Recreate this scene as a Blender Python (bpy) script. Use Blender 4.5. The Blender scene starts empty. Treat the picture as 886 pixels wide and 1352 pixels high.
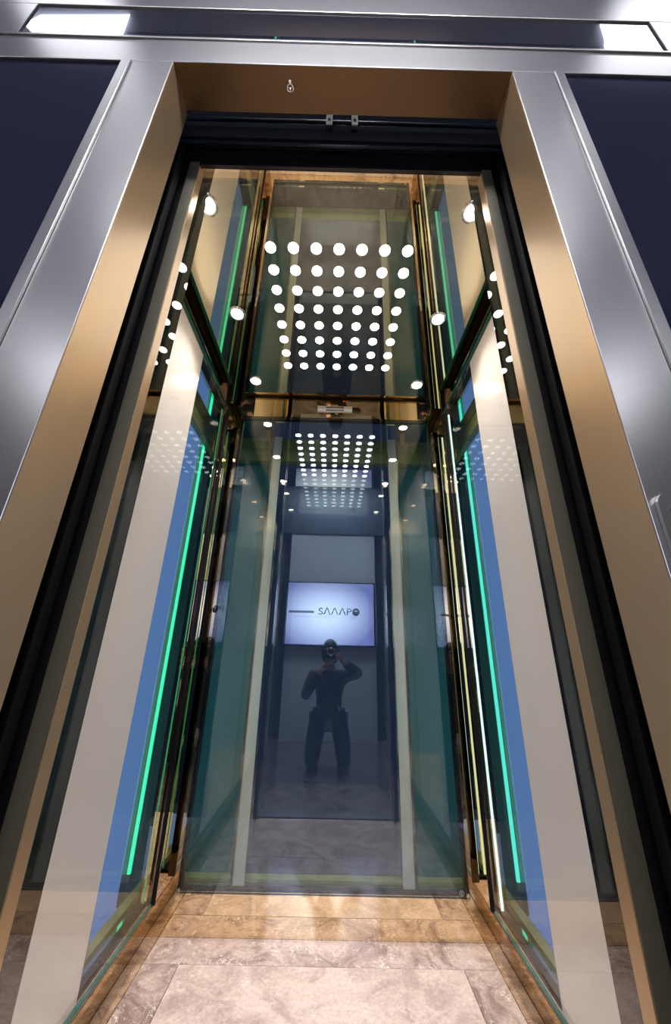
import bpy, bmesh, math, random
from mathutils import Vector, Matrix
random.seed(7)
sc = bpy.context.scene
C = sc.collection
R = math.radians

# ------------------------------------------------------------------ camera
F_PX = 480.457
p, yaw, roll = 0.3700, 0.0042, -0.0229
CAM = Vector((0.0049, 0.0, 1.0))
rgt = Vector((math.cos(yaw), -math.sin(yaw), 0)); fh = Vector((math.sin(yaw), math.cos(yaw), 0)); Z = Vector((0, 0, 1))
fwd = fh * math.cos(p) + Z * math.sin(p); up = Z * math.cos(p) - fh * math.sin(p)
Rx = rgt * math.cos(roll) - up * math.sin(roll); Ux = rgt * math.sin(roll) + up * math.cos(roll)
cd = bpy.data.cameras.new('render_camera'); cam = bpy.data.objects.new('render_camera', cd); C.objects.link(cam)
cd.sensor_fit = 'VERTICAL'; cd.sensor_height = 36.0; cd.lens = 36.0 * F_PX / 1352.0
cd.clip_start = 0.01; cd.clip_end = 60
M = Matrix((( Rx.x, Ux.x, -fwd.x), (Rx.y, Ux.y, -fwd.y), (Rx.z, Ux.z, -fwd.z))).to_4x4()
M.translation = CAM
cam.matrix_world = M
sc.camera = cam

# ------------------------------------------------------------------ world (night sky around the glass shaft), view
w = bpy.data.worlds.new('night_sky'); sc.world = w; w.use_nodes = True
bg = w.node_tree.nodes['Background']; bg.inputs[0].default_value = (0.13, 0.25, 0.53, 1); bg.inputs[1].default_value = 1.1
sc.view_settings.view_transform = 'Standard'; sc.view_settings.look = 'None'
sc.view_settings.gamma = 1.0; sc.view_settings.exposure = 0.0
cy = sc.cycles
cy.max_bounces = 14; cy.glossy_bounces = 10; cy.diffuse_bounces = 4; cy.transmission_bounces = 8; cy.transparent_max_bounces = 32
cy.use_denoising = True; cy.sample_clamp_indirect = 6.0; cy.caustics_reflective = True; cy.caustics_refractive = False
cy.blur_glossy = 0.5

# ------------------------------------------------------------------ materials
MATS = {}
def nodes(name):
    m = bpy.data.materials.new(name); m.use_nodes = True; m.node_tree.nodes.clear()
    MATS[name] = m
    return m, m.node_tree.nodes, m.node_tree.links
def out(n, l, sh):
    o = n.new('ShaderNodeOutputMaterial'); l.new(sh, o.inputs['Surface'])
def pbr(name, col, rough=0.5, metal=0.0, spec=0.5, coat=0.0, ior=1.5, noise=0.0, nscale=40, aniso=0.0, streak=None):
    m, n, l = nodes(name)
    b = n.new('ShaderNodeBsdfPrincipled')
    b.inputs['Base Color'].default_value = (*col, 1); b.inputs['Roughness'].default_value = rough
    b.inputs['Metallic'].default_value = metal; b.inputs['Specular IOR Level'].default_value = spec
    b.inputs['Coat Weight'].default_value = coat; b.inputs['IOR'].default_value = ior; b.inputs['Coat Roughness'].default_value = 0.02
    tc = n.new('ShaderNodeTexCoord')
    if noise or streak:
        mp = n.new('ShaderNodeMapping'); l.new(tc.outputs['Object'], mp.inputs[0])
        mp.inputs['Scale'].default_value = streak if streak else (1, 1, 1)
        nz = n.new('ShaderNodeTexNoise'); nz.inputs['Scale'].default_value = nscale; nz.inputs['Detail'].default_value = 4
        l.new(mp.outputs[0], nz.inputs[0])
        mr = n.new('ShaderNodeMapRange'); l.new(nz.outputs[0], mr.inputs[0])
        mr.inputs[3].default_value = max(0.0, rough - noise); mr.inputs[4].default_value = rough + noise
        l.new(mr.outputs[0], b.inputs['Roughness'])
    out(n, l, b.outputs[0]); return m
def emit(name, col, s):
    m, n, l = nodes(name); e = n.new('ShaderNodeEmission'); e.inputs[0].default_value = (*col, 1); e.inputs[1].default_value = s
    out(n, l, e.outputs[0]); return m
def glass(name, tint, f0=0.08, gcol=(1, 1, 1)):
    # thin pane: Schlick reflection on the outer faces, straight tinted transmission
    m, n, l = nodes(name)
    def math_(op, a, b=None):
        q = n.new('ShaderNodeMath'); q.operation = op; q.use_clamp = False
        for k, v in enumerate((a, b)):
            if v is None: continue
            if hasattr(v, 'links'): l.new(v, q.inputs[k])
            else: q.inputs[k].default_value = v
        return q.outputs[0]
    t = n.new('ShaderNodeBsdfTransparent'); t.inputs[0].default_value = (*[c ** 0.5 for c in tint], 1)
    g = n.new('ShaderNodeBsdfGlossy'); g.inputs[0].default_value = (*gcol, 1); g.inputs[1].default_value = 0.0
    ge = n.new('ShaderNodeNewGeometry'); dt = n.new('ShaderNodeVectorMath'); dt.operation = 'DOT_PRODUCT'
    l.new(ge.outputs['Normal'], dt.inputs[0]); l.new(ge.outputs['Incoming'], dt.inputs[1])
    c = math_('ABSOLUTE', dt.outputs['Value'])
    k = math_('POWER', math_('SUBTRACT', 1.0, c), 5.0)
    F = math_('ADD', math_('MULTIPLY', k, 1.0 - f0), f0)
    F = math_('MULTIPLY', F, math_('SUBTRACT', 1.0, ge.outputs['Backfacing']))
    mx = n.new('ShaderNodeMixShader'); l.new(F, mx.inputs[0]); l.new(t.outputs[0], mx.inputs[1]); l.new(g.outputs[0], mx.inputs[2])
    out(n, l, mx.outputs[0]); return m
def marble(name, base, dark, light, rough=0.08, scale=1.0, vein=0.5):
    m, n, l = nodes(name)
    b = n.new('ShaderNodeBsdfPrincipled'); b.inputs['Roughness'].default_value = rough; b.inputs['Specular IOR Level'].default_value = 0.6
    tc = n.new('ShaderNodeTexCoord'); oi = n.new('ShaderNodeObjectInfo')
    vm = n.new('ShaderNodeVectorMath'); vm.operation = 'ADD'
    cb = n.new('ShaderNodeCombineXYZ'); mm = n.new('ShaderNodeMath'); mm.operation = 'MULTIPLY'; mm.inputs[1].default_value = 9
    l.new(oi.outputs['Random'], mm.inputs[0]); l.new(mm.outputs[0], cb.inputs[0]); l.new(mm.outputs[0], cb.inputs[1])
    l.new(tc.outputs['Object'], vm.inputs[0]); l.new(cb.outputs[0], vm.inputs[1])
    # big clouds
    n1 = n.new('ShaderNodeTexNoise'); n1.inputs['Scale'].default_value = 5 * scale; n1.inputs['Detail'].default_value = 8; n1.inputs['Roughness'].default_value = 0.65; n1.inputs['Distortion'].default_value = 1.2
    l.new(vm.outputs[0], n1.inputs[0])
    cr = n.new('ShaderNodeValToRGB'); l.new(n1.outputs[0], cr.inputs[0])
    cr.color_ramp.elements[0].position = 0.36; cr.color_ramp.elements[0].color = (*dark, 1)
    cr.color_ramp.elements[1].position = 0.58; cr.color_ramp.elements[1].color = (*base, 1)
    # thin branching veins : voronoi edges warped by noise
    n2 = n.new('ShaderNodeTexNoise'); n2.inputs['Scale'].default_value = 7 * scale; n2.inputs['Detail'].default_value = 6
    l.new(vm.outputs[0], n2.inputs[0])
    mx = n.new('ShaderNodeMixRGB'); mx.blend_type = 'ADD'; mx.inputs[0].default_value = 0.35; l.new(vm.outputs[0], mx.inputs[1]); l.new(n2.outputs['Color'], mx.inputs[2])
    vo = n.new('ShaderNodeTexVoronoi'); vo.feature = 'DISTANCE_TO_EDGE'; vo.inputs['Scale'].default_value = 11 * scale
    l.new(mx.outputs[0], vo.inputs['Vector'])
    vr = n.new('ShaderNodeValToRGB'); l.new(vo.outputs['Distance'], vr.inputs[0])
    vr.color_ramp.elements[0].position = 0.0; vr.color_ramp.elements[0].color = (1, 1, 1, 1)
    vr.color_ramp.elements[1].position = 0.045; vr.color_ramp.elements[1].color = (0, 0, 0, 1)
    n3 = n.new('ShaderNodeTexNoise'); n3.inputs['Scale'].default_value = 9 * scale; n3.inputs['Detail'].default_value = 3; l.new(vm.outputs[0], n3.inputs[0])
    r3 = n.new('ShaderNodeMapRange'); l.new(n3.outputs[0], r3.inputs[0]); r3.inputs[1].default_value = 0.45; r3.inputs[2].default_value = 0.66; r3.inputs[4].default_value = vein
    mu = n.new('ShaderNodeMath'); mu.operation = 'MULTIPLY'; l.new(vr.outputs[0], mu.inputs[0]); l.new(r3.outputs[0], mu.inputs[1])
    # fine flecks
    n4 = n.new('ShaderNodeTexNoise'); n4.inputs['Scale'].default_value = 60 * scale; n4.inputs['Detail'].default_value = 6; n4.inputs['Roughness'].default_value = 0.7; l.new(vm.outputs[0], n4.inputs[0])
    r4 = n.new('ShaderNodeMapRange'); l.new(n4.outputs[0], r4.inputs[0]); r4.inputs[1].default_value = 0.3; r4.inputs[2].default_value = 0.7; r4.inputs[3].default_value = 0.78; r4.inputs[4].default_value = 1.15
    m1 = n.new('ShaderNodeMixRGB'); l.new(mu.outputs[0], m1.inputs[0]); l.new(cr.outputs[0], m1.inputs[1]); m1.inputs[2].default_value = (*light, 1)
    m2 = n.new('ShaderNodeMixRGB'); m2.blend_type = 'MULTIPLY'; m2.inputs[0].default_value = 1; l.new(m1.outputs[0], m2.inputs[1]); l.new(r4.outputs[0], m2.inputs[2])
    l.new(m2.outputs[0], b.inputs['Base Color'])
    out(n, l, b.outputs[0]); return m

steel = pbr('brushed_steel', (0.50, 0.48, 0.47), 0.30, 1.0, noise=0.012, nscale=30, streak=(1, 1, 0.03))
steel_h = pbr('brushed_steel_header', (0.50, 0.48, 0.47), 0.30, 1.0, noise=0.012, nscale=30, streak=(0.03, 1, 1))
champ = pbr('champagne_steel', (0.46, 0.325, 0.185), 0.34, 0.65, noise=0.012, nscale=30, streak=(1, 1, 0.03))
champ_d = pbr('olive_grey_steel', (0.065, 0.056, 0.036), 0.42, 0.0)
bronze = pbr('bronze_mirror', (0.86, 0.72, 0.49), 0.008, 1.0)
ceil_m = pbr('ceiling_mirror', (0.74, 0.64, 0.43), 0.004, 1.0)
side_mirror = pbr('side_mirror', (0.72, 0.60, 0.44), 0.008, 1.0)
dark_mirror = pbr('dark_mirror', (0.12, 0.115, 0.115), 0.006, 1.0)
chrome = pbr('chrome', (0.8, 0.77, 0.72), 0.08, 1.0)
black = pbr('black_rubber', (0.006, 0.006, 0.006), 0.45, spec=0.2)
black_gl = pbr('black_gloss', (0.006, 0.006, 0.008), 0.12, spec=0.5)
blackmetal = pbr('black_painted_metal', (0.012, 0.014, 0.018), 0.25, spec=0.4)
navy = pbr('navy_glass', (0.003, 0.0035, 0.014), 0.02, spec=0.42)
white = pbr('white_backpainted', (0.72, 0.70, 0.69), 0.18, spec=0.5)
blue_p = pbr('blue_grey_panel', (0.22, 0.36, 0.62), 0.4)
olive = pbr('olive_painted_steel', (0.30, 0.32, 0.12), 0.35)
olive_e = pbr('steel_edge_dark', (0.03, 0.13, 0.09), 0.35)
cream = pbr('cream_block', (0.7, 0.5, 0.25), 0.5)
rail_m = pbr('rail_steel', (0.98, 0.84, 0.72), 0.4, 0.1)
glass_b = glass('tinted_back_glass', (0.60, 0.72, 0.74), 0.17, (0.74, 0.86, 1.0))
glass_s = glass('clear_side_glass', (0.94, 0.95, 0.94), 0.07)
glass_o = glass('dark_outer_glass', (0.12, 0.10, 0.10), 0.08)
glass_w = glass('shaft_side_glass', (0.75, 0.80, 0.85), 0.05)
glass_t = glass('dark_transom_glass', (0.72, 0.74, 0.80), 0.07)
glass_e = pbr('green_glass_edge', (0.01, 0.10, 0.075), 0.1, spec=0.8)
led = emit('teal_led', (0.04, 0.88, 0.48), 1.25)
led_r = emit('cyan_led', (0.07, 0.84, 0.68), 1.2)
edge_glint = emit('pale_edge_glint', (0.70, 1.0, 0.88), 1.5)  # glow for light caught on the right glass edge, no lamp
dot_e = emit('ceiling_dot_light', (1.0, 0.96, 0.95), 14.0)
down_e = emit('warm_downlight', (1.0, 0.72, 0.42), 110.0)
lobby_e = emit('lobby_luminaire', (0.90, 0.93, 1.0), 7.0)
marb_c = marble('pale_marble', (0.66, 0.55, 0.50), (0.44, 0.35, 0.31), (1.0, 0.93, 0.88), scale=1.3, vein=0.55)
marb_b = marble('veined_marble', (0.58, 0.47, 0.43), (0.27, 0.20, 0.18), (1.0, 0.93, 0.89), scale=1.5, vein=0.9)
marb_o = marble('brown_marble', (0.42, 0.29, 0.20), (0.20, 0.12, 0.075), (0.92, 0.76, 0.62), scale=2.2, vein=0.9)
marb_l = marble('lobby_marble', (0.16, 0.13, 0.12), (0.08, 0.07, 0.06), (0.4, 0.34, 0.3), scale=0.6, vein=0.4)
grout = pbr('dark_grout', (0.05, 0.035, 0.025), 0.8)
sill_m = pbr('sill_aluminium', (0.45, 0.42, 0.38), 0.35, 1.0)
wall_w = pbr('white_wall_paint', (0.74, 0.76, 0.82), 0.6)
wall_d = pbr('dark_wall', (0.03, 0.035, 0.055), 0.4)
wall_g = pbr('grey_wall', (0.52, 0.48, 0.44), 0.6)
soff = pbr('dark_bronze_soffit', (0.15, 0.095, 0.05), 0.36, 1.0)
teal_p = pbr('teal_grey_panel', (0.04, 0.21, 0.215), 0.5)
lob_c = pbr('lobby_ceiling', (0.45, 0.46, 0.58), 0.6)
shaft_d = pbr('shaft_dark', (0.012, 0.014, 0.018), 0.6)
skin = pbr('skin', (0.52, 0.32, 0.23), 0.5)
cloth_d = pbr('dark_cloth', (0.03, 0.03, 0.035), 0.85)
cloth_j = pbr('jacket_cloth', (0.055, 0.045, 0.045), 0.8)
hair_m = pbr('dark_hair', (0.02, 0.014, 0.01), 0.5)

# ------------------------------------------------------------------ helpers
def link(name, bm, mat, parent=None, smooth=False):
    me = bpy.data.meshes.new(name); bm.normal_update(); bm.to_mesh(me); bm.free()
    if mat: me.materials.append(mat)
    if smooth:
        for q in me.polygons: q.use_smooth = True
    o = bpy.data.objects.new(name, me); C.objects.link(o)
    if parent: o.parent = parent
    return o
def tag(o, label=None, cat=None, group=None, kind=None):
    if label: o['label'] = label
    if cat: o['category'] = cat
    if group: o['group'] = group
    if kind: o['kind'] = kind
    return o
def thing(name, label, cat, group=None, loc=(0, 0, 0)):
    o = bpy.data.objects.new(name, None); o.empty_display_size = 0.05; C.objects.link(o); o.location = loc
    return tag(o, label, cat, group)
def bx(bm, x0, x1, y0, y1, z0, z1, bev=0.0):
    if x0 > x1: x0, x1 = x1, x0
    if y0 > y1: y0, y1 = y1, y0
    r = bmesh.ops.create_cube(bm, size=1, matrix=Matrix.Translation(((x0 + x1) / 2, (y0 + y1) / 2, (z0 + z1) / 2)) @ Matrix.Diagonal((x1 - x0, y1 - y0, z1 - z0, 1)))
    if bev > 0:
        es = list({e for v in r['verts'] for e in v.link_edges})
        bmesh.ops.bevel(bm, geom=es, offset=bev, segments=2, affect='EDGES', profile=0.5)
    return bm
def box(name, x0, x1, y0, y1, z0, z1, mat, parent=None, bev=0.0, off=(0, 0, 0)):
    bm = bmesh.new(); bx(bm, x0 - off[0], x1 - off[0], y0 - off[1], y1 - off[1], z0 - off[2], z1 - off[2], bev)
    return link(name, bm, mat, parent)
def cyl(bm, a, b, r, seg=16, r2=None):
    a, b = Vector(a), Vector(b); d = b - a
    q = d.to_track_quat('Z', 'Y').to_matrix().to_4x4(); q.translation = (a + b) / 2
    bmesh.ops.create_cone(bm, cap_ends=True, segments=seg, radius1=r, radius2=r if r2 is None else r2, depth=d.length, matrix=q)
def ring(bm, c, axis, r0, r1, h, seg=32):
    q = Vector(axis).to_track_quat('Z', 'Y').to_matrix().to_4x4(); q.translation = Vector(c)
    prof = [(r0, 0), (r1, 0), (r1, h * .5), (r1 - (r1 - r0) * .3, h), (r0, h)]
    vs = [[bm.verts.new(q @ Vector((a * math.cos(2 * math.pi * k / seg), a * math.sin(2 * math.pi * k / seg), z))) for a, z in prof] for k in range(seg)]
    for k in range(seg):
        A, B = vs[k], vs[(k + 1) % seg]
        for i in range(len(prof)):
            j = (i + 1) % len(prof); bm.faces.new((A[i], B[i], B[j], A[j]))
def copy_tree(o, parent=None):
    c = o.copy(); C.objects.link(c); c.parent = parent
    for ch in list(o.children): copy_tree(ch, c)
    return c
LR = ((-1, 'left'), (1, 'right'))

# key dimensions (metres)
CZ = 2.387            # car ceiling
YB = 1.846            # back mirror wall
YG = 1.8144           # back glass face
YF = 0.475            # landing frame face
# ------------------------------------------------------------------ car floor
fl = box('floor', -0.66, 0.66, 0.70, 1.86, -0.06, -0.012, grout); tag(fl, kind='structure')
def tile(x0, x1, y0, y1, m):
    box('tile', x0, x1, y0, y1, -0.012, 0.0, m, fl, 0.0012)
tile(-0.4865, 0.4865, 0.725, 1.7205, marb_c)
tile(-0.6085, 0.6085, 1.7225, 1.8455, marb_b)
for s in (-1, 1):
    a, b = sorted((s * 0.4885, s * 0.6085)); tile(a, b, 0.725, 1.7205, marb_b)
    a, b = sorted((s * 0.6105, s * 0.659)); tile(a, b, 0.725, 1.8455, marb_o)
# ------------------------------------------------------------------ car walls (bronze mirror frames round the glass)
bm = bmesh.new()
bx(bm, -0.66, 0.66, YB, YB + .012, 0, 0.15); bx(bm, -0.66, 0.66, YB, YB + .012, 2.29, CZ)
for s in (-1, 1): bx(bm, s * 0.545, s * 0.66, YB, YB + .012, 0.15, 2.29)
tag(link('wall_back', bm, bronze), kind='structure')
for s, side in LR:
    bm = bmesh.new(); X0, X1 = s * 0.66, s * 0.672
    bx(bm, X0, X1, 0.70, 1.858, 0, 0.15); bx(bm, X0, X1, 0.70, 1.858, 2.28, CZ)
    bx(bm, X0, X1, 1.745, 1.858, 0.15, 2.28); bx(bm, X0, X1, 0.70, 0.80, 0.15, 2.28)
    tag(link('wall_' + side, bm, side_mirror), kind='structure')
    bm = bmesh.new(); bx(bm, s * 0.47, s * 0.66, 0.7205, 0.7345, 0, CZ)
    tag(link('wall_front', bm, bronze), kind='structure')
# ------------------------------------------------------------------ car ceiling
ce = box('ceiling', -0.672, 0.672, 0.67, 1.858, CZ, CZ + 0.02, ceil_m); tag(ce, kind='structure')
rf = box('car_roof', -0.672, 0.672, 0.70, 1.858, CZ + 0.021, CZ + 0.07, blackmetal)
tag(rf, 'dark painted roof plate lying on top of the lift car ceiling', 'roof')

# ------------------------------------------------------------------ back glass
t = thing('glass_panel', 'large tinted back glass pane of the lift car, facing the door', 'glass panel', loc=(0, YG, 0.136))
def part_box(name, x0, x1, y0, y1, z0, z1, mat, par, bev=0.0):
    return box(name, x0, x1, y0, y1, z0, z1, mat, par, bev, par.location if par.parent is None else par.parent.location)
part_box('pane', -0.556, 0.556, YG, YG + .010, 0.140, 2.300, glass_b, t)
e = bmesh.new(); L = t.location
def off(b, *a): bx(b, a[0] - L.x, a[1] - L.x, a[2] - L.y, a[3] - L.y, a[4] - L.z, a[5] - L.z)
for s in (-1, 1): off(e, s * 0.556, s * 0.5595, YG - .001, YG + .011, 0.136, 2.304)
off(e, -0.556, 0.556, YG - .001, YG + .011, 0.136, 0.140); off(e, -0.556, 0.556, YG - .001, YG + .011, 2.300, 2.304)
link('edge_trim', e, bronze, t)
g = bmesh.new()
for s in (-1, 1): off(g, s * 0.548, s * 0.556, YG + .0105, YB - .0005, 0.15, 2.29)
off(g, -0.548, 0.548, YG + .0105, YB - .0005, 0.142, 0.15); off(g, -0.548, 0.548, YG + .0105, YB - .0005, 2.29, 2.298)
tag(link('gasket', g, black, t), 'black rubber gasket')
b = bmesh.new(); ring(b, (0.527, -0.0004, 0.020), (0, -1, 0), 0.0075, 0.0088, 0.0004, 24)
bx(b, 0.5245, 0.5258, -0.001, -0.0003, 0.016, 0.024); bx(b, 0.5245, 0.5300, -0.001, -0.0003, 0.016, 0.0173); bx(b, 0.5245, 0.5300, -0.001, -0.0003, 0.0227, 0.024)
tag(link('glass_mark', b, pbr('etched_mark', (0.45, 0.5, 0.5), 0.6), t), 'small round etched glass mark')

# ------------------------------------------------------------------ side glass
for s, side in LR:
    t = thing('glass_panel', f'tall {side} side glass pane of the lift car with a wide white band', 'glass panel', loc=(s * 0.62, 1.25, 0.136))
    L = t.location
    part_box('pane', s * 0.618, s * 0.628, 0.735, 1.745, 0.140, 2.296, glass_s, t)
    part_box('white_band', s * 0.6285, s * 0.6325, 0.735, 1.340, 0.142, 2.294, white, t)['label'] = 'opaque white vertical band behind the glass'
    for za, zb in ((0.134, 0.140), (2.296, 2.302)):
        e = bmesh.new(); off(e, s * 0.617, s * 0.629, 0.735, 1.745, za, zb); tag(link('glass_edge', e, glass_e, t), 'polished green glass edge')
    e = bmesh.new(); off(e, s * 0.614, s * 0.640, 1.7455, 1.752, 0.134, 2.302); tag(link('gasket', e, black, t), 'black rear gasket')
    e = bmesh.new(); off(e, s * 0.610, s * 0.640, 1.7525, 1.756, 0.134, 2.302); link('edge_trim', e, dark_mirror, t)
    for za, zb in ((0.138, 0.150), (2.282, 2.294)):
        e = bmesh.new(); off(e, s * 0.634, s * 0.6595, 0.735, 1.744, za, zb); link('support_rail', e, black, t)

# ------------------------------------------------------------------ ceiling lights
ys = [0.8997 + (1.4897 - 0.8997) * i / 7 for i in range(8)]
rows = ['front', 'second', 'third', 'fourth', 'fifth', 'sixth', 'seventh', 'rearmost']
cols = ['leftmost', 'second from left', 'third from left', 'middle', 'third from right', 'second from right', 'rightmost']
proto = None
for i, y in enumerate(ys):
    for j in range(7):
        x = -0.2529 + 0.5058 * j / 6
        if proto is None:
            b = bmesh.new(); cyl(b, (0, 0, 0), (0, 0, -0.0015), 0.0195, 24)
            proto = link('light_dot', b, dot_e); o = proto
        else:
            o = proto.copy(); C.objects.link(o)
        o.location = (x, y, CZ)
        r = rows[i] + ' row' if i in (0, 7) else rows[i] + ' row from the door'
        tag(o, f'round white light dot, {cols[j]}, {r} of ceiling grid', 'ceiling light', 'white light dots of the ceiling grid')
dl = None
for s, side in LR:
    for k, (y, nm) in enumerate(((0.767, 'nearest the door'), (1.1857, 'midway back'), (1.6105, 'nearest the back wall'))):
        if dl is None:
            dl = thing('downlight', 'x', 'downlight'); o = dl
            b = bmesh.new(); ring(b, (0, 0, 0), (0, 0, -1), 0.026, 0.036, 0.004); link('bezel', b, chrome, o, True)
            b = bmesh.new(); cyl(b, (0, 0, 0), (0, 0, -0.0025), 0.0255, 28, 0.022); link('lens', b, down_e, o)
            ld = bpy.data.lights.new('downlight_lamp', 'SPOT'); ld.energy = 42; ld.color = (1.0, 0.85, 0.73); ld.spot_size = R(112); ld.spot_blend = 1.0; ld.shadow_soft_size = 0.022
            lo = bpy.data.objects.new('downlight_lamp', ld); C.objects.link(lo); lo.parent = o; lo.location = (0, 0, -0.006)
        else: o = copy_tree(dl)
        o.location = (s * 0.4435, y, CZ)
        tag(o, f'warm round downlight on the {side} of the ceiling, {nm}', 'downlight', 'warm downlights along the ceiling sides')
# vent / camera plate at the top of the back wall
t = thing('vent_plate', 'small pale metal plate with dark slot above the back glass', 'vent plate', loc=(-0.005, YB, 2.3755))
b = bmesh.new()
bx(b, -0.105, 0.105, -0.008, -0.0005, -0.0070, -0.0035); bx(b, -0.105, 0.105, -0.008, -0.0005, 0.0065, 0.0110)
bx(b, -0.105, -0.055, -0.008, -0.0005, -0.0035, 0.0065); bx(b, 0.055, 0.105, -0.008, -0.0005, -0.0035, 0.0065)
link('frame', b, pbr('pale_plate', (0.95, 0.95, 0.95), 0.3), t)
b = bmesh.new(); bx(b, -0.055, 0.055, -0.003, -0.0005, -0.0035, 0.0065); link('slot', b, black, t)

# ------------------------------------------------------------------ shaft around the car
for s, side in LR:
    o = box('shaft_glass', s * 0.856, s * 0.862, 0.75, 2.06, -0.05, 3.0, glass_w)
    tag(o, f'outer shaft glass standing outside the {side} side glass', 'glass panel')
    o = box('shaft_screen', s * 0.43, s * 0.795, 2.1512, 2.1545, -0.05, 9.0, teal_p)
    tag(o, f'teal grey panel at the back of the shaft, behind the {side} guide rail', 'panel')
    t = thing('light_line', f'vertical teal light line behind the {side} side glass', 'light strip', loc=(s * 0.845, 2.045, 0.09))
    b = bmesh.new(); bx(b, -0.0075, 0.0075, -0.006, 0.006, 0, 8.75, 0.002); link('diffuser', b, led if s < 0 else led_r, t)
    b = bmesh.new(); bx(b, -0.010, 0.010, 0.0065, 0.012, -0.02, 8.78); link('channel', b, olive_e, t)
    # ring beams beside the car
    for z0, z1, w2 in ((2.165, 2.335, 'upper'), (-0.03, 0.055, 'lower')):
        b = bmesh.new()
        bx(b, s * 0.765, s * 0.80, 0.75, 2.095, z0, z0 + (z1 - z0) * .45); bx(b, s * 0.775, s * 0.80, 0.75, 2.095, z0 + (z1 - z0) * .45, z0 + (z1 - z0) * .55); bx(b, s * 0.765, s * 0.80, 0.75, 2.095, z0 + (z1 - z0) * .55, z1)
        tag(link('steel_beam', b, olive), f'{w2} olive green steel beam outside the {side} side glass', 'beam')
    # shaft post at the rear corner
    b = bmesh.new(); bx(b, s * 0.80, s * 0.90, 2.10, 2.20, -0.05, 9.0, 0.004)
    tag(link('shaft_post', b, olive_e), f'dark shaft post at the rear {side} corner behind the car', 'post')
    # guide rail behind the back glass
    t = thing('guide_rail', f'pale steel guide rail behind the {side} part of the back glass', 'guide rail', loc=(s * 0.375, 2.06, 0.05))
    b = bmesh.new(); bx(b, -0.028 * s, 0.020 * s, 0.0, 0.012, 0, 2.27, 0.001); link('flange', b, rail_m, t)
    b = bmesh.new(); bx(b, 0.0205 * s, 0.026 * s, -0.012, 0.016, 0, 2.25, 0.001); link('blade', b, chrome, t)
    b = bmesh.new(); bx(b, 0.0285 * s, 0.0335 * s, -0.004, 0.010, 0.02, 2.235, 0.001); link('cable', b, chrome, t)
    b = bmesh.new(); bx(b, 0.055 * s, 0.085 * s, 0.0, 0.02, 2.235, 2.32, 0.003); tag(link('bracket', b, cream, t), 'small cream bracket block')
    b = bmesh.new(); bx(b, -0.034 * s, 0.040 * s, 0.0125, 0.035, 2.14, 2.17, 0.002); link('clamp', b, blackmetal, t)
tag(box('light_line', -0.648, -0.644, 1.726, 1.732, 0.1505, 2.2815, emit('dim_green_reflection', (0.04, 0.45, 0.20), 0.7)), 'thin glowing stand-in for the dim green reflection at the rear edge of the left side glass', 'light strip')  # faint reflection put in as a glowing strip, not a lamp
tag(box('light_line', 0.641, 0.649, 1.726, 1.732, 0.1505, 2.2815, edge_glint), 'thin pale glow standing for light caught at the rear edge of the right side glass', 'light strip')  # lit glass edge imitated by an emissive strip
for s, side in LR: tag(box('wall_' + side, s * 0.91, s * 0.95, 0.56, 2.20, 3.01, 9.0, shaft_d), kind='structure')
for z0, z1, w2 in ((2.165, 2.335, 'upper'), (-0.03, 0.055, 'lower')):
    b = bmesh.new(); h = z1 - z0
    bx(b, -0.795, 0.795, 2.105, 2.15, z0, z0 + h * .42); bx(b, -0.795, 0.795, 2.112, 2.15, z0 + h * .42, z0 + h * .5); bx(b, -0.795, 0.795, 2.105, 2.15, z0 + h * .5, z0 + h * .8)
    bx(b, -0.795, 0.795, 2.112, 2.15, z0 + h * .8, z0 + h * .86); bx(b, -0.795, 0.795, 2.105, 2.15, z0 + h * .86, z1)
    tag(link('steel_beam', b, olive), f'{w2} olive green steel beam across the shaft behind the back glass', 'beam')
tag(box('shaft_glass', -0.797, 0.797, 2.155, 2.165, -0.05, 9.0, glass_o), 'outer glass wall of the shaft behind the lift car', 'glass panel')
tag(box('trim_1', -0.98, 0.98, 0.56, 2.30, 9.01, 9.10, shaft_d), kind='structure')
tag(box('wall_front', -0.95, 0.95, 0.53, 0.559, 3.601, 9.0, shaft_d), kind='structure')
tag(box('floor', -0.90, 0.90, 0.66, 2.22, -0.15, -0.062, shaft_d), kind='structure')
# ------------------------------------------------------------------ car door frame, doors, operator
t = thing('car_door_frame', 'slim inner door frame of the lift car just behind the outer frame', 'door frame', loc=(0, 0.66, 0))
L = t.location
for s, side in LR:
    e = bmesh.new(); off(e, s * 0.434, s * 0.463, 0.660, 0.6625, 0, 2.40); link('front_face', e, champ_d, t)
    e = bmesh.new(); off(e, s * 0.432, s * 0.463, 0.663, 0.690, 0, CZ - .0005); link('jamb', e, champ, t)
    e = bmesh.new(); off(e, s * 0.4635, s * 0.53, 0.672, 0.690, 0, CZ - .0005); link('side_cover', e, black, t)
    e = bmesh.new(); off(e, s * 0.4325, s * 0.469, 0.6905, 0.7440, 0, CZ - .0005); tag(link('mirror_strip', e, dark_mirror, t), 'polished mirror strip')
e = bmesh.new(); off(e, -0.50, 0.50, 0.6605, 0.669, CZ + .002, 2.425); link('lintel', e, black_gl, t)
t = thing('door_operator', 'dark door drive with horizontal rails above the lift car opening', 'door mechanism', loc=(0, 0.64, 2.43))
L = t.location
e = bmesh.new(); off(e, -0.64, 0.64, 0.655, 0.668, 2.427, 2.74); link('back_plate', e, black_gl, t)
for z, r in ((2.450, .006), (2.585, .006), (2.70, .004)):
    e = bmesh.new(); cyl(e, Vector((-0.62, 0.636, z)) - L, Vector((0.62, 0.636, z)) - L, r, 12); link('rail', e, blackmetal, t, True)
e = bmesh.new(); off(e, -0.62, 0.62, 0.630, 0.6545, 2.47, 2.53); link('belt_cover', e, blackmetal, t)
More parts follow.
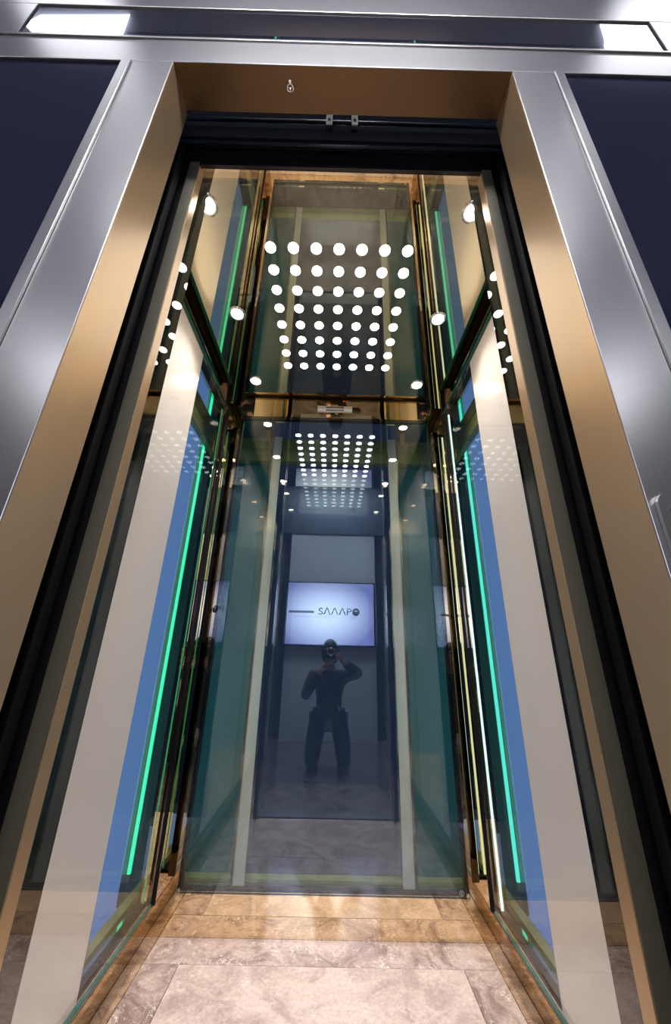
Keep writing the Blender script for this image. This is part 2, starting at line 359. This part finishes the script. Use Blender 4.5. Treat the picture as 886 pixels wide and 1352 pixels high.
for x in (-0.04, 0.04):
    e = bmesh.new(); cyl(e, Vector((x, 0.622, 2.62)) - L, Vector((x, 0.634, 2.62)) - L, 0.016, 20); link('roller', e, blackmetal, t, True)
    e = bmesh.new(); off(e, x - .010, x + .010, 0.6225, 0.6285, 2.53, 2.60); cyl(e, Vector((x, 0.617, 2.565)) - L, Vector((x, 0.6225, 2.565)) - L, 0.004, 10); link('hanger', e, champ_d, t)
for s, side in LR:
    t = thing('sliding_door', f'dark glass car door leaf retracted behind the {side} jamb', 'door', loc=(s * 0.69, 0.635, 0)); L = t.location
    e = bmesh.new(); off(e, s * 0.482, s * 0.86, 0.628, 0.648, 0.01, 2.43); link('panel', e, black_gl, t)
    e = bmesh.new(); off(e, s * 0.476, s * 0.4815, 0.626, 0.650, 0.01, 2.43); link('edge_seal', e, black, t)
    t = thing('sliding_door', f'dark glass landing door leaf retracted behind the {side} jamb', 'door', loc=(s * 0.69, 0.60, 0)); L = t.location
    e = bmesh.new(); off(e, s * 0.484, s * 0.86, 0.588, 0.608, 0.01, 2.47); link('panel', e, black_gl, t)
    e = bmesh.new(); off(e, s * 0.478, s * 0.4835, 0.585, 0.610, 0.01, 2.47); link('edge_seal', e, black, t)
b = bmesh.new()
for y0, y1 in ((0.572, 0.584), (0.588, 0.606), (0.610, 0.624), (0.630, 0.646), (0.650, 0.699)): bx(b, -0.50, 0.50, y0, y1, -0.03, -0.001)
bx(b, -0.50, 0.50, 0.572, 0.699, -0.035, -0.012)
tag(link('door_sill', b, sill_m), 'grooved metal sill between lobby floor and lift car', 'sill')

# ------------------------------------------------------------------ landing frame
t = thing('door_frame', 'wide brushed steel landing door frame around the lift opening', 'door frame', loc=(0, YF, 0)); L = t.location
for s, side in LR:
    e = bmesh.new(); bx(e, s * 0.4525, s * 0.5615, 0, 0.102, 0, 2.4585, 0.0012); j = link('jamb', e, steel, t)
    e = bmesh.new(); bx(e, s * 0.4517, s * 0.4523, 0.002, 0.102, 0, 2.458); link('reveal', e, champ, j)
    e = bmesh.new(); bx(e, s * 0.5625, s * 0.587, -0.004, 0.05, 0, 2.4585, 0.0015); link('edge_strip', e, steel, t)
    e = bmesh.new(); bx(e, s * 0.915, s * 1.10, 0.0, 0.05, 2.5915, 2.789, 0.0015); link('post', e, steel, t)
e = bmesh.new(); bx(e, -1.10, 1.10, 0, 0.095, 2.460, 2.580, 0.0015); h = link('header', e, steel_h, t)
e = bmesh.new(); bx(e, -0.4515, 0.4515, 0.002, 0.094, 2.4590, 2.4597); link('soffit', e, soff, h)
e = bmesh.new(); bx(e, -1.10, 1.10, -0.004, 0.05, 2.581, 2.591, 0.0012); link('ledge', e, steel_h, t)
e = bmesh.new(); bx(e, -1.10, 1.10, 0, 0.05, 2.790, 3.05, 0.0015); link('top_rail', e, steel_h, t)
# glass fields
t2 = box('transom_glass', -0.912, 0.912, 0.479, 0.485, 2.592, 2.789, glass_t); tag(t2, 'long dark transom glass strip above the door header', 'glass panel')
for s, side in LR:
    t2 = box('glass_panel', s * 0.589, s * 1.30, 0.481, 0.489, 0.0, 2.4585, navy)
    tag(t2, f'dark navy glass field on the {side} of the steel door frame', 'glass panel')
    tag(box('wall_front', s * 0.60, s * 3.0, 0.53, 0.56, 0.0, 3.6, shaft_d), kind='structure')
    tag(box('wall_front', s * 1.302, s * 3.0, 0.475, 0.529, 0.0, 3.6, wall_d), kind='structure')
tag(box('wall_front', -1.30, 1.30, 0.475, 0.56, 3.052, 3.6, wall_d), kind='structure')
# emergency lock escutcheon in the soffit
t = thing('door_lock', 'small metal emergency lock in the door header soffit', 'lock', loc=(-0.145, 0.517, 2.4588))
b = bmesh.new(); ring(b, (0, 0, 0), (0, 0, -1), 0.0055, 0.011, 0.003, 24); link('escutcheon', b, chrome, t, True)
b = bmesh.new(); cyl(b, (0, 0, 0), (0, 0, -0.004), 0.0045, 3); link('key_pin', b, chrome, t)
b = bmesh.new(); bx(b, -0.0035, 0.0035, -0.016, -0.0105, -0.002, 0, 0.0005); link('tab', b, chrome, t)
# call plate at the right edge
t = thing('call_plate', 'rounded steel call button plate on the right door jamb', 'button panel', loc=(0.501, YF, 1.125))
def rr(bm, wd, ht, rad, y0, y1, seg=6):
    pts = []
    for cx, cz, a0 in ((wd / 2 - rad, ht / 2 - rad, 0), (-wd / 2 + rad, ht / 2 - rad, 90), (-wd / 2 + rad, -ht / 2 + rad, 180), (wd / 2 - rad, -ht / 2 + rad, 270)):
        for k in range(seg + 1):
            a = R(a0 + 90 * k / seg); pts.append((cx + rad * math.cos(a), cz + rad * math.sin(a)))
    A = [bm.verts.new((x, y0, z)) for x, z in pts]; B = [bm.verts.new((x, y1, z)) for x, z in pts]
    bm.faces.new(A); bm.faces.new(B[::-1])
    for i in range(len(pts)):
        j = (i + 1) % len(pts); bm.faces.new((A[j], A[i], B[i], B[j]))
CALL = t
b = bmesh.new(); rr(b, 0.078, 0.20, 0.02, -0.006, -0.0005); link('plate', b, steel, t)
b = bmesh.new(); rr(b, 0.050, 0.165, 0.012, -0.0075, -0.0062); link('inlay', b, black_gl, t)
for z in (-0.045, 0.0): b = bmesh.new(); cyl(b, (0, -0.0115, z), (0, -0.0077, z), 0.013, 24); link('button', b, chrome, t, True)

# ------------------------------------------------------------------ lobby (behind the camera, seen in the reflections)
tag(box('floor', -3.0, 3.0, -1.75, 0.571, -0.06, 0.0, marb_l), kind='structure')
tag(box('ceiling', -3.0, 3.0, -1.75, 0.56, 3.6, 3.7, lob_c), kind='structure')
for s, side in LR: tag(box('wall_' + side, s * 3.0, s * 3.1, -1.75, 0.56, -0.05, 3.7, wall_d), kind='structure')
tag(box('wall_rear', -3.0, 3.0, -1.75, -1.65, -0.05, 3.7, wall_d), kind='structure')
for s, side in LR: tag(box('wall_rear', s * 1.42, s * 2.55, -1.649, -1.62, 2.56, 3.59, wall_g), kind='structure')
tag(box('wall_rear', -0.60, 0.60, -1.65, -1.47, 0.0, 2.62, wall_w), kind='structure')
tag(box('trim_2', -0.75, 0.75, -1.65, -1.455, 2.62, 2.92, wall_d, bev=0.005), kind='structure')
for s, side in LR:
    for k, (x0, x1) in enumerate(((0.72, 1.35), (1.42, 2.55))):
        tag(box('wall_rear', s * x0, s * x1, -1.649, -1.60, 0.05, 2.55, wall_g if k else wall_d), kind='structure')
def lum(name, pts, label, mat=None):
    b = bmesh.new(); A = [b.verts.new((x, y, 3.585)) for x, y in pts]; B = [b.verts.new((x, y, 3.5995)) for x, y in pts]
    b.faces.new(A); b.faces.new(B[::-1]); n = len(pts)
    for i in range(n): b.faces.new((A[i], A[(i + 1) % n], B[(i + 1) % n], B[i]))
    bmesh.ops.recalc_face_normals(b, faces=b.faces)
    return tag(link(name, b, mat or lobby_e), label, 'ceiling light')
# reflected point (ratio r, slope m) seen in the transom: virtual Y = 2.6/m, real Y = 0.956-2.6/m
def vp(r, m): return (r * 2.6 / m, 0.956 - 2.6 / m)
lum('ceiling_luminaire', [vp(-1.87, 3.62), vp(-1.93, 3.50), (-1.36, 0.14), (-1.05, 0.14), vp(-1.30, 3.25), vp(-1.315, 3.45), vp(-1.33, 3.66)], 'bright white lobby ceiling light mirrored at the left of the transom glass')
lum('ceiling_luminaire', [vp(1.60, 3.72), vp(1.575, 3.5), (1.22, 0.14), (1.75, 0.14), (1.62, 0.956 - 2.6 / 3.74)], 'bright white lobby ceiling light mirrored at the right of the transom glass')
for s, side in LR:
    lum('ceiling_luminaire', [(s * 0.85, -1.30), (s * 1.45, -1.30), (s * 1.45, -0.80), (s * 0.85, -0.80)], f'added white fill panel on the lobby ceiling near the rear wall on the {side}')  # added emitters, out of view, that raise the lobby light level
lum('ceiling_luminaire', [(-0.6, -1.05), (0.6, -1.05), (0.6, -0.65), (-0.6, -0.65)], 'added white fill panel on the lobby ceiling above the wall screen', emit('wall_wash_fill', (0.93, 0.94, 1.0), 70.0))  # unseen emitter added to brighten the rear wall in the reflection
for s, side in LR:
    t = thing('wall_lamp', f'bright box lamp high on the lobby rear wall, {side} side', 'wall lamp', loc=(s * 2.15, -1.62, 3.0))
    b = bmesh.new(); bx(b, -0.24, 0.24, 0.0005, 0.05, -0.18, 0.18, 0.006); link('housing', b, steel_h, t)
    b = bmesh.new(); bx(b, -0.22, 0.22, 0.0505, 0.056, -0.16, 0.16, 0.002); link('diffuser', b, emit('wall_lamp_glow', (0.85, 0.89, 1.0), 13.0), t)
# wall screen
t = thing('wall_screen', 'large wall screen with a logo, mirrored in the back glass', 'screen', loc=(-0.012, -1.47, 1.50))
b = bmesh.new(); bx(b, -0.60, 0.60, 0.0005, 0.045, -0.415, 0.415, 0.004); link('housing', b, black_gl, t)
m, n, l = nodes('screen_image')
tc = n.new('ShaderNodeTexCoord'); sx = n.new('ShaderNodeSeparateXYZ'); l.new(tc.outputs['Object'], sx.inputs[0])
mp = n.new('ShaderNodeMapping'); l.new(tc.outputs['Object'], mp.inputs[0]); mp.inputs['Location'].default_value = (0.10, 0, 0.02); mp.inputs['Scale'].default_value = (1.45, 0, 2.0)
ln = n.new('ShaderNodeVectorMath'); ln.operation = 'LENGTH'; l.new(mp.outputs[0], ln.inputs[0])
cr = n.new('ShaderNodeValToRGB'); l.new(ln.outputs['Value'], cr.inputs[0])
cr.color_ramp.elements[0].position = 0.25; cr.color_ramp.elements[0].color = (0.72, 0.80, 1.0, 1)
cr.color_ramp.elements[1].position = 1.05; cr.color_ramp.elements[1].color = (0.16, 0.17, 0.38, 1)
em = n.new('ShaderNodeEmission'); em.inputs[1].default_value = 5.6; l.new(cr.outputs[0], em.inputs[0]); out(n, l, em.outputs[0])
b = bmesh.new(); bx(b, -0.585, 0.585, 0.0455, 0.0465, -0.40, 0.40); SCR = link('display', b, m, t)
ink = pbr('screen_ink', (0.10, 0.10, 0.22), 0.6)
def text(s, x, z, size, parent, name='lettering', sp=1.0, sx=1.0):
    cu = bpy.data.curves.new(name, 'FONT'); cu.body = s; cu.size = size; cu.extrude = 0.0004; cu.space_character = sp; cu.align_x = 'LEFT'
    o = bpy.data.objects.new('tmp_text', cu); C.objects.link(o)
    dg = bpy.context.evaluated_depsgraph_get(); me = bpy.data.meshes.new_from_object(o.evaluated_get(dg))
    bpy.data.objects.remove(o)
    me.transform(Matrix.Translation((x, 0.0475, z)) @ Matrix.Rotation(R(90), 4, 'X') @ Matrix.Diagonal((sx, 1, 1, 1)))
    me.materials.clear(); me.materials.append(ink)
    q = bpy.data.objects.new(name, me); C.objects.link(q); q.parent = parent; return q
text('S\u039b\u039b\u039bP', -0.165, -0.02, 0.125, SCR, sx=1.2)
b = bmesh.new(); bx(b, -0.56, -0.22, 0.047, 0.0478, -0.004, 0.026, 0.0003); link('caption_line', b, pbr('caption_grey', (0.5, 0.5, 0.62), 0.6), SCR)
b = bmesh.new(); ring(b, (0.345, 0.047, 0.02), (0, 1, 0), 0.022, 0.05, 0.001, 28)
cyl(b, (0.345, 0.047, 0.0), (0.345, 0.048, 0.0), 0.032, 20)
link('emblem', b, ink, SCR)

# ------------------------------------------------------------------ photographer kneeling in the lobby (seen in the mirrors)
def skinned(name, chains, mat, parent, sub=2, rootfirst=True):
    """chains: list of lists of (x,y,z,r[,r2]); consecutive points joined; identical coordinates merge into one joint"""
    idx = {}; vs = []; rs = []; es = []
    for ch in chains:
        prev = None
        for q in ch:
            k = tuple(round(a, 4) for a in q[:3])
            if k not in idx:
                idx[k] = len(vs); vs.append(k); rs.append((q[3], q[4] if len(q) > 4 else q[3]))
            if prev is not None and prev != idx[k]: es.append((prev, idx[k]))
            prev = idx[k]
    me = bpy.data.meshes.new(name); me.from_pydata(vs, es, [])
    o = bpy.data.objects.new(name, me); C.objects.link(o)
    md = o.modifiers.new('skin', 'SKIN'); md.use_smooth_shade = True
    sv = me.skin_vertices[0].data
    for i, r in enumerate(rs): sv[i].radius = r; sv[i].use_root = (i == 0)
    su = o.modifiers.new('sub', 'SUBSURF'); su.levels = sub; su.render_levels = sub
    dg = bpy.context.evaluated_depsgraph_get(); m2 = bpy.data.meshes.new_from_object(o.evaluated_get(dg))
    m2.materials.clear(); m2.materials.append(mat)
    for q in m2.polygons: q.use_smooth = True
    bpy.data.objects.remove(o)
    o = bpy.data.objects.new(name, m2); C.objects.link(o); o.parent = parent
    return o
PX, PY = 0.0, -0.36
per = thing('person', 'person in dark clothes kneeling and holding a camera to the face', 'person', loc=(PX, PY, 0))
hip = (0, -0.02, 0.43); 
def arm(s, sh, el, wr): return [(*sh, .045), ((sh[0]+el[0])/2, (sh[1]+el[1])/2, (sh[2]+el[2])/2, .042), (*el, .034), ((el[0]+wr[0])/2, (el[1]+wr[1])/2, (el[2]+wr[2])/2, .034), (*wr, .023)]
spine = [(0, -.02, .43, .13, .10), (0, -.02, .55, .115, .085), (0, 0, .68, .135, .095), (0, .005, .78, .125, .085), (0, .0, .85, .055, .05), (0, .03, .92, .05)]
shR, elR, wrR = (.17, .0, .79), (.30, .10, .82), (.115, .235, .925)
shL, elL, wrL = (-.17, .0, .79), (-.235, .10, .60), (-.075, .27, .865)
body = [spine, [(0, .005, .78, .125, .085)] + arm(1, shR, elR, wrR), [(0, .005, .78, .125, .085)] + arm(-1, shL, elL, wrL)]
for s in (-1, 1):
    body.append([(0, -.02, .43, .13, .10), (s * .10, -.01, .40, .085), (s * .13, .05, .24, .07), (s * .15, .10, .065, .055), (s * .15, -.12, .06, .05), (s * .14, -.33, .055, .034), (s * .14, -.40, .04, .03)])
skinned('body', body, skin, per)
# hands : palm + five bent fingers each, closed round the camera
def hand(c, s, tgt, under=False):
    c = Vector(c); parts = []
    if not under:      # right hand wraps the grip from the side
        pw = [(*(c), .022), (c.x - s * .012, c.y + .035, c.z + .03, .026, .016), (c.x - s * .018, c.y + .065, c.z + .045, .024, .014)]
        root = Vector(pw[-1][:3]); ch = [pw]
        for k, (dz, ln) in enumerate(((.034, .9), (.014, 1.0), (-.006, .95), (-.024, .78))):
            a = root + Vector((0, .004, dz))
            ch.append([(*root, .024, .014), (*a, .0095), (*(a + Vector((-s * .006, .030 * ln, .002))), .009), (*(a + Vector((-s * .026, .046 * ln, .0))), .0085), (*(a + Vector((-s * .045, .040 * ln, -.002))), .007)])
        m_ = Vector(pw[1][:3])
        ch.append([(*m_, .026, .016), (*(m_ + Vector((-s * .022, -.012, .016))), .011), (*(m_ + Vector((-s * .045, -.004, .028))), .010), (*(m_ + Vector((-s * .062, .006, .030))), .008)])
    else:              # left hand cups the lens from below
        pw = [(*(c), .022), (c.x + .03, c.y + .012, c.z + .022, .026, .016), (c.x + .055, c.y + .018, c.z + .034, .026, .014)]
        root = Vector(pw[-1][:3]); ch = [pw]
        for k, (dy, ln) in enumerate(((-.030, .8), (-.010, .95), (.010, 1.0), (.028, .9))):
            a = root + Vector((.008, dy, .002))
            ch.append([(*root, .026, .014), (*a, .0095), (*(a + Vector((.028 * ln, .002, .006))), .009), (*(a + Vector((.044 * ln, .004, .024))), .0085), (*(a + Vector((.046 * ln, .006, .042))), .007)])
        m_ = Vector(pw[1][:3])
        ch.append([(*m_, .026, .016), (*(m_ + Vector((-.002, -.012, .026))), .011), (*(m_ + Vector((.004, -.010, .050))), .010), (*(m_ + Vector((.012, -.006, .066))), .008)])
    return ch
skinned('hand', hand(wrR, 1, None), skin, per); skinned('hand', hand(wrL, -1, None, True), skin, per)
# head with face
hb = bmesh.new(); HC = Vector((0, .075, 1.005))
bmesh.ops.create_uvsphere(hb, u_segments=32, v_segments=24, radius=1, matrix=Matrix.Identity(4))
for v in hb.verts:
    x, y, z = v.co
    w_ = .076 * (1 - .22 * max(0, -z)); d_ = .098
    px, py, pz = x * w_, y * d_, z * .118
    if y > 0 and z < 0: py += .004 * (-z)
    if y > .75 and abs(x) < .22 and -.35 < z < .12: py += .020 * (1 - abs(x) / .22) * (1 if z < -.05 else .55)   # nose
    if y > .6 and abs(abs(x) - .36) < .17 and .0 < z < .22: py -= .008                                           # eye sockets
    if y > .7 and abs(x) < .35 and -.62 < z < -.46: py += .005                                                   # lips
    if z < -.8 and y > 0: py += .008                                                                             # chin
    v.co = HC + Vector((px, py, pz))
link('head', hb, skin, per, True)
hb = bmesh.new()
for s in (-1, 1):
    bmesh.ops.create_uvsphere(hb, u_segments=12, v_segments=8, radius=1, matrix=Matrix.Translation(HC + Vector((s * .078, -.005, 0))) @ Matrix.Diagonal((.010, .018, .030, 1)))
    o = link('ear', hb, skin, per, True); hb = bmesh.new()
hb.free()
for s in (-1, 1):
    hb = bmesh.new(); bmesh.ops.create_uvsphere(hb, u_segments=12, v_segments=8, radius=.011, matrix=Matrix.Translation(HC + Vector((s * .028, .084, .012)))); link('eye', hb, white, per, True)
hb = bmesh.new(); bx(hb, -.022, .022, HC.y + .094, HC.y + .101, HC.z - .066, HC.z - .058, .003); link('mouth', hb, pbr('lips', (.4, .16, .14), .5), per, True)
hb = bmesh.new(); bmesh.ops.create_uvsphere(hb, u_segments=32, v_segments=20, radius=1)
for v in hb.verts:
    x, y, z = v.co
    cut = .25 if y > .3 else -.75
    zz = max(z, cut + (0.0 if y > .3 else 0))
    fr = .97 if (y > .45 and z < .4) else 1.1
    v.co = HC + Vector((x * .080 * fr, y * .102 * fr - .006, zz * .124 * (1.04)))
link('hair', hb, hair_m, per, True)
# clothing
def grow(ch, k=.012): return [[(q[0], q[1], q[2], q[3] + k, (q[4] if len(q) > 4 else q[3]) + k) for q in c] for c in ch]
sl = []
for s, (a_, b_, c_) in ((1, (shR, elR, wrR)), (-1, (shL, elL, wrL))):
    A = arm(s, a_, b_, c_); A[-1] = tuple(A[-2][i] * .25 + A[-1][i] * .75 for i in range(3)) + (.028,)
    sl.append([(0, .005, .78, .125, .085)] + A)
skinned('jacket', grow([[(0, -.02, .38, .15, .12)] + spine[0:4] + [(0, .0, .825, .07, .062)]] + sl, .014), cloth_j, per)
tr = []
for s in (-1, 1):
    tr.append([(0, -.02, .44, .13, .10), (s * .10, -.01, .40, .09), (s * .13, .05, .24, .082), (s * .15, .10, .07, .062), (s * .15, -.12, .066, .058), (s * .14, -.31, .055, .045)])
skinned('trousers', grow(tr, .006), cloth_d, per)
for s in (-1, 1): skinned('shoe', [[(s * .14, -.345, .055, .042), (s * .14, -.395, .05, .044), (s * .14, -.42, .045, .036)]], black, per, 2)
# the camera held at the photographer's face, its lens just behind the viewpoint
t = thing('photo_camera', 'black photo camera held in front of the kneeling person face', 'camera', loc=(0.0049, -0.085, 0.995))
b = bmesh.new(); bx(b, -.068, .068, -.032, .020, -.048, .036, .008); bx(b, -.026, .026, -.036, .024, .030, .058, .008); link('camera_body', b, black, t, False)
b = bmesh.new(); q0 = Vector((0, .018, .002)); q1 = Vector((0, .066, .016)); cyl(b, q0, q1, .036, 32, .040); link('lens', b, black_gl, t, True)
b = bmesh.new(); ring(b, q1, q1 - q0, .028, .039, .003); link('lens_ring', b, chrome, t, True)
b = bmesh.new(); bx(b, .050, .080, -.020, .030, -.044, .034, .008); link('grip', b, black, t)
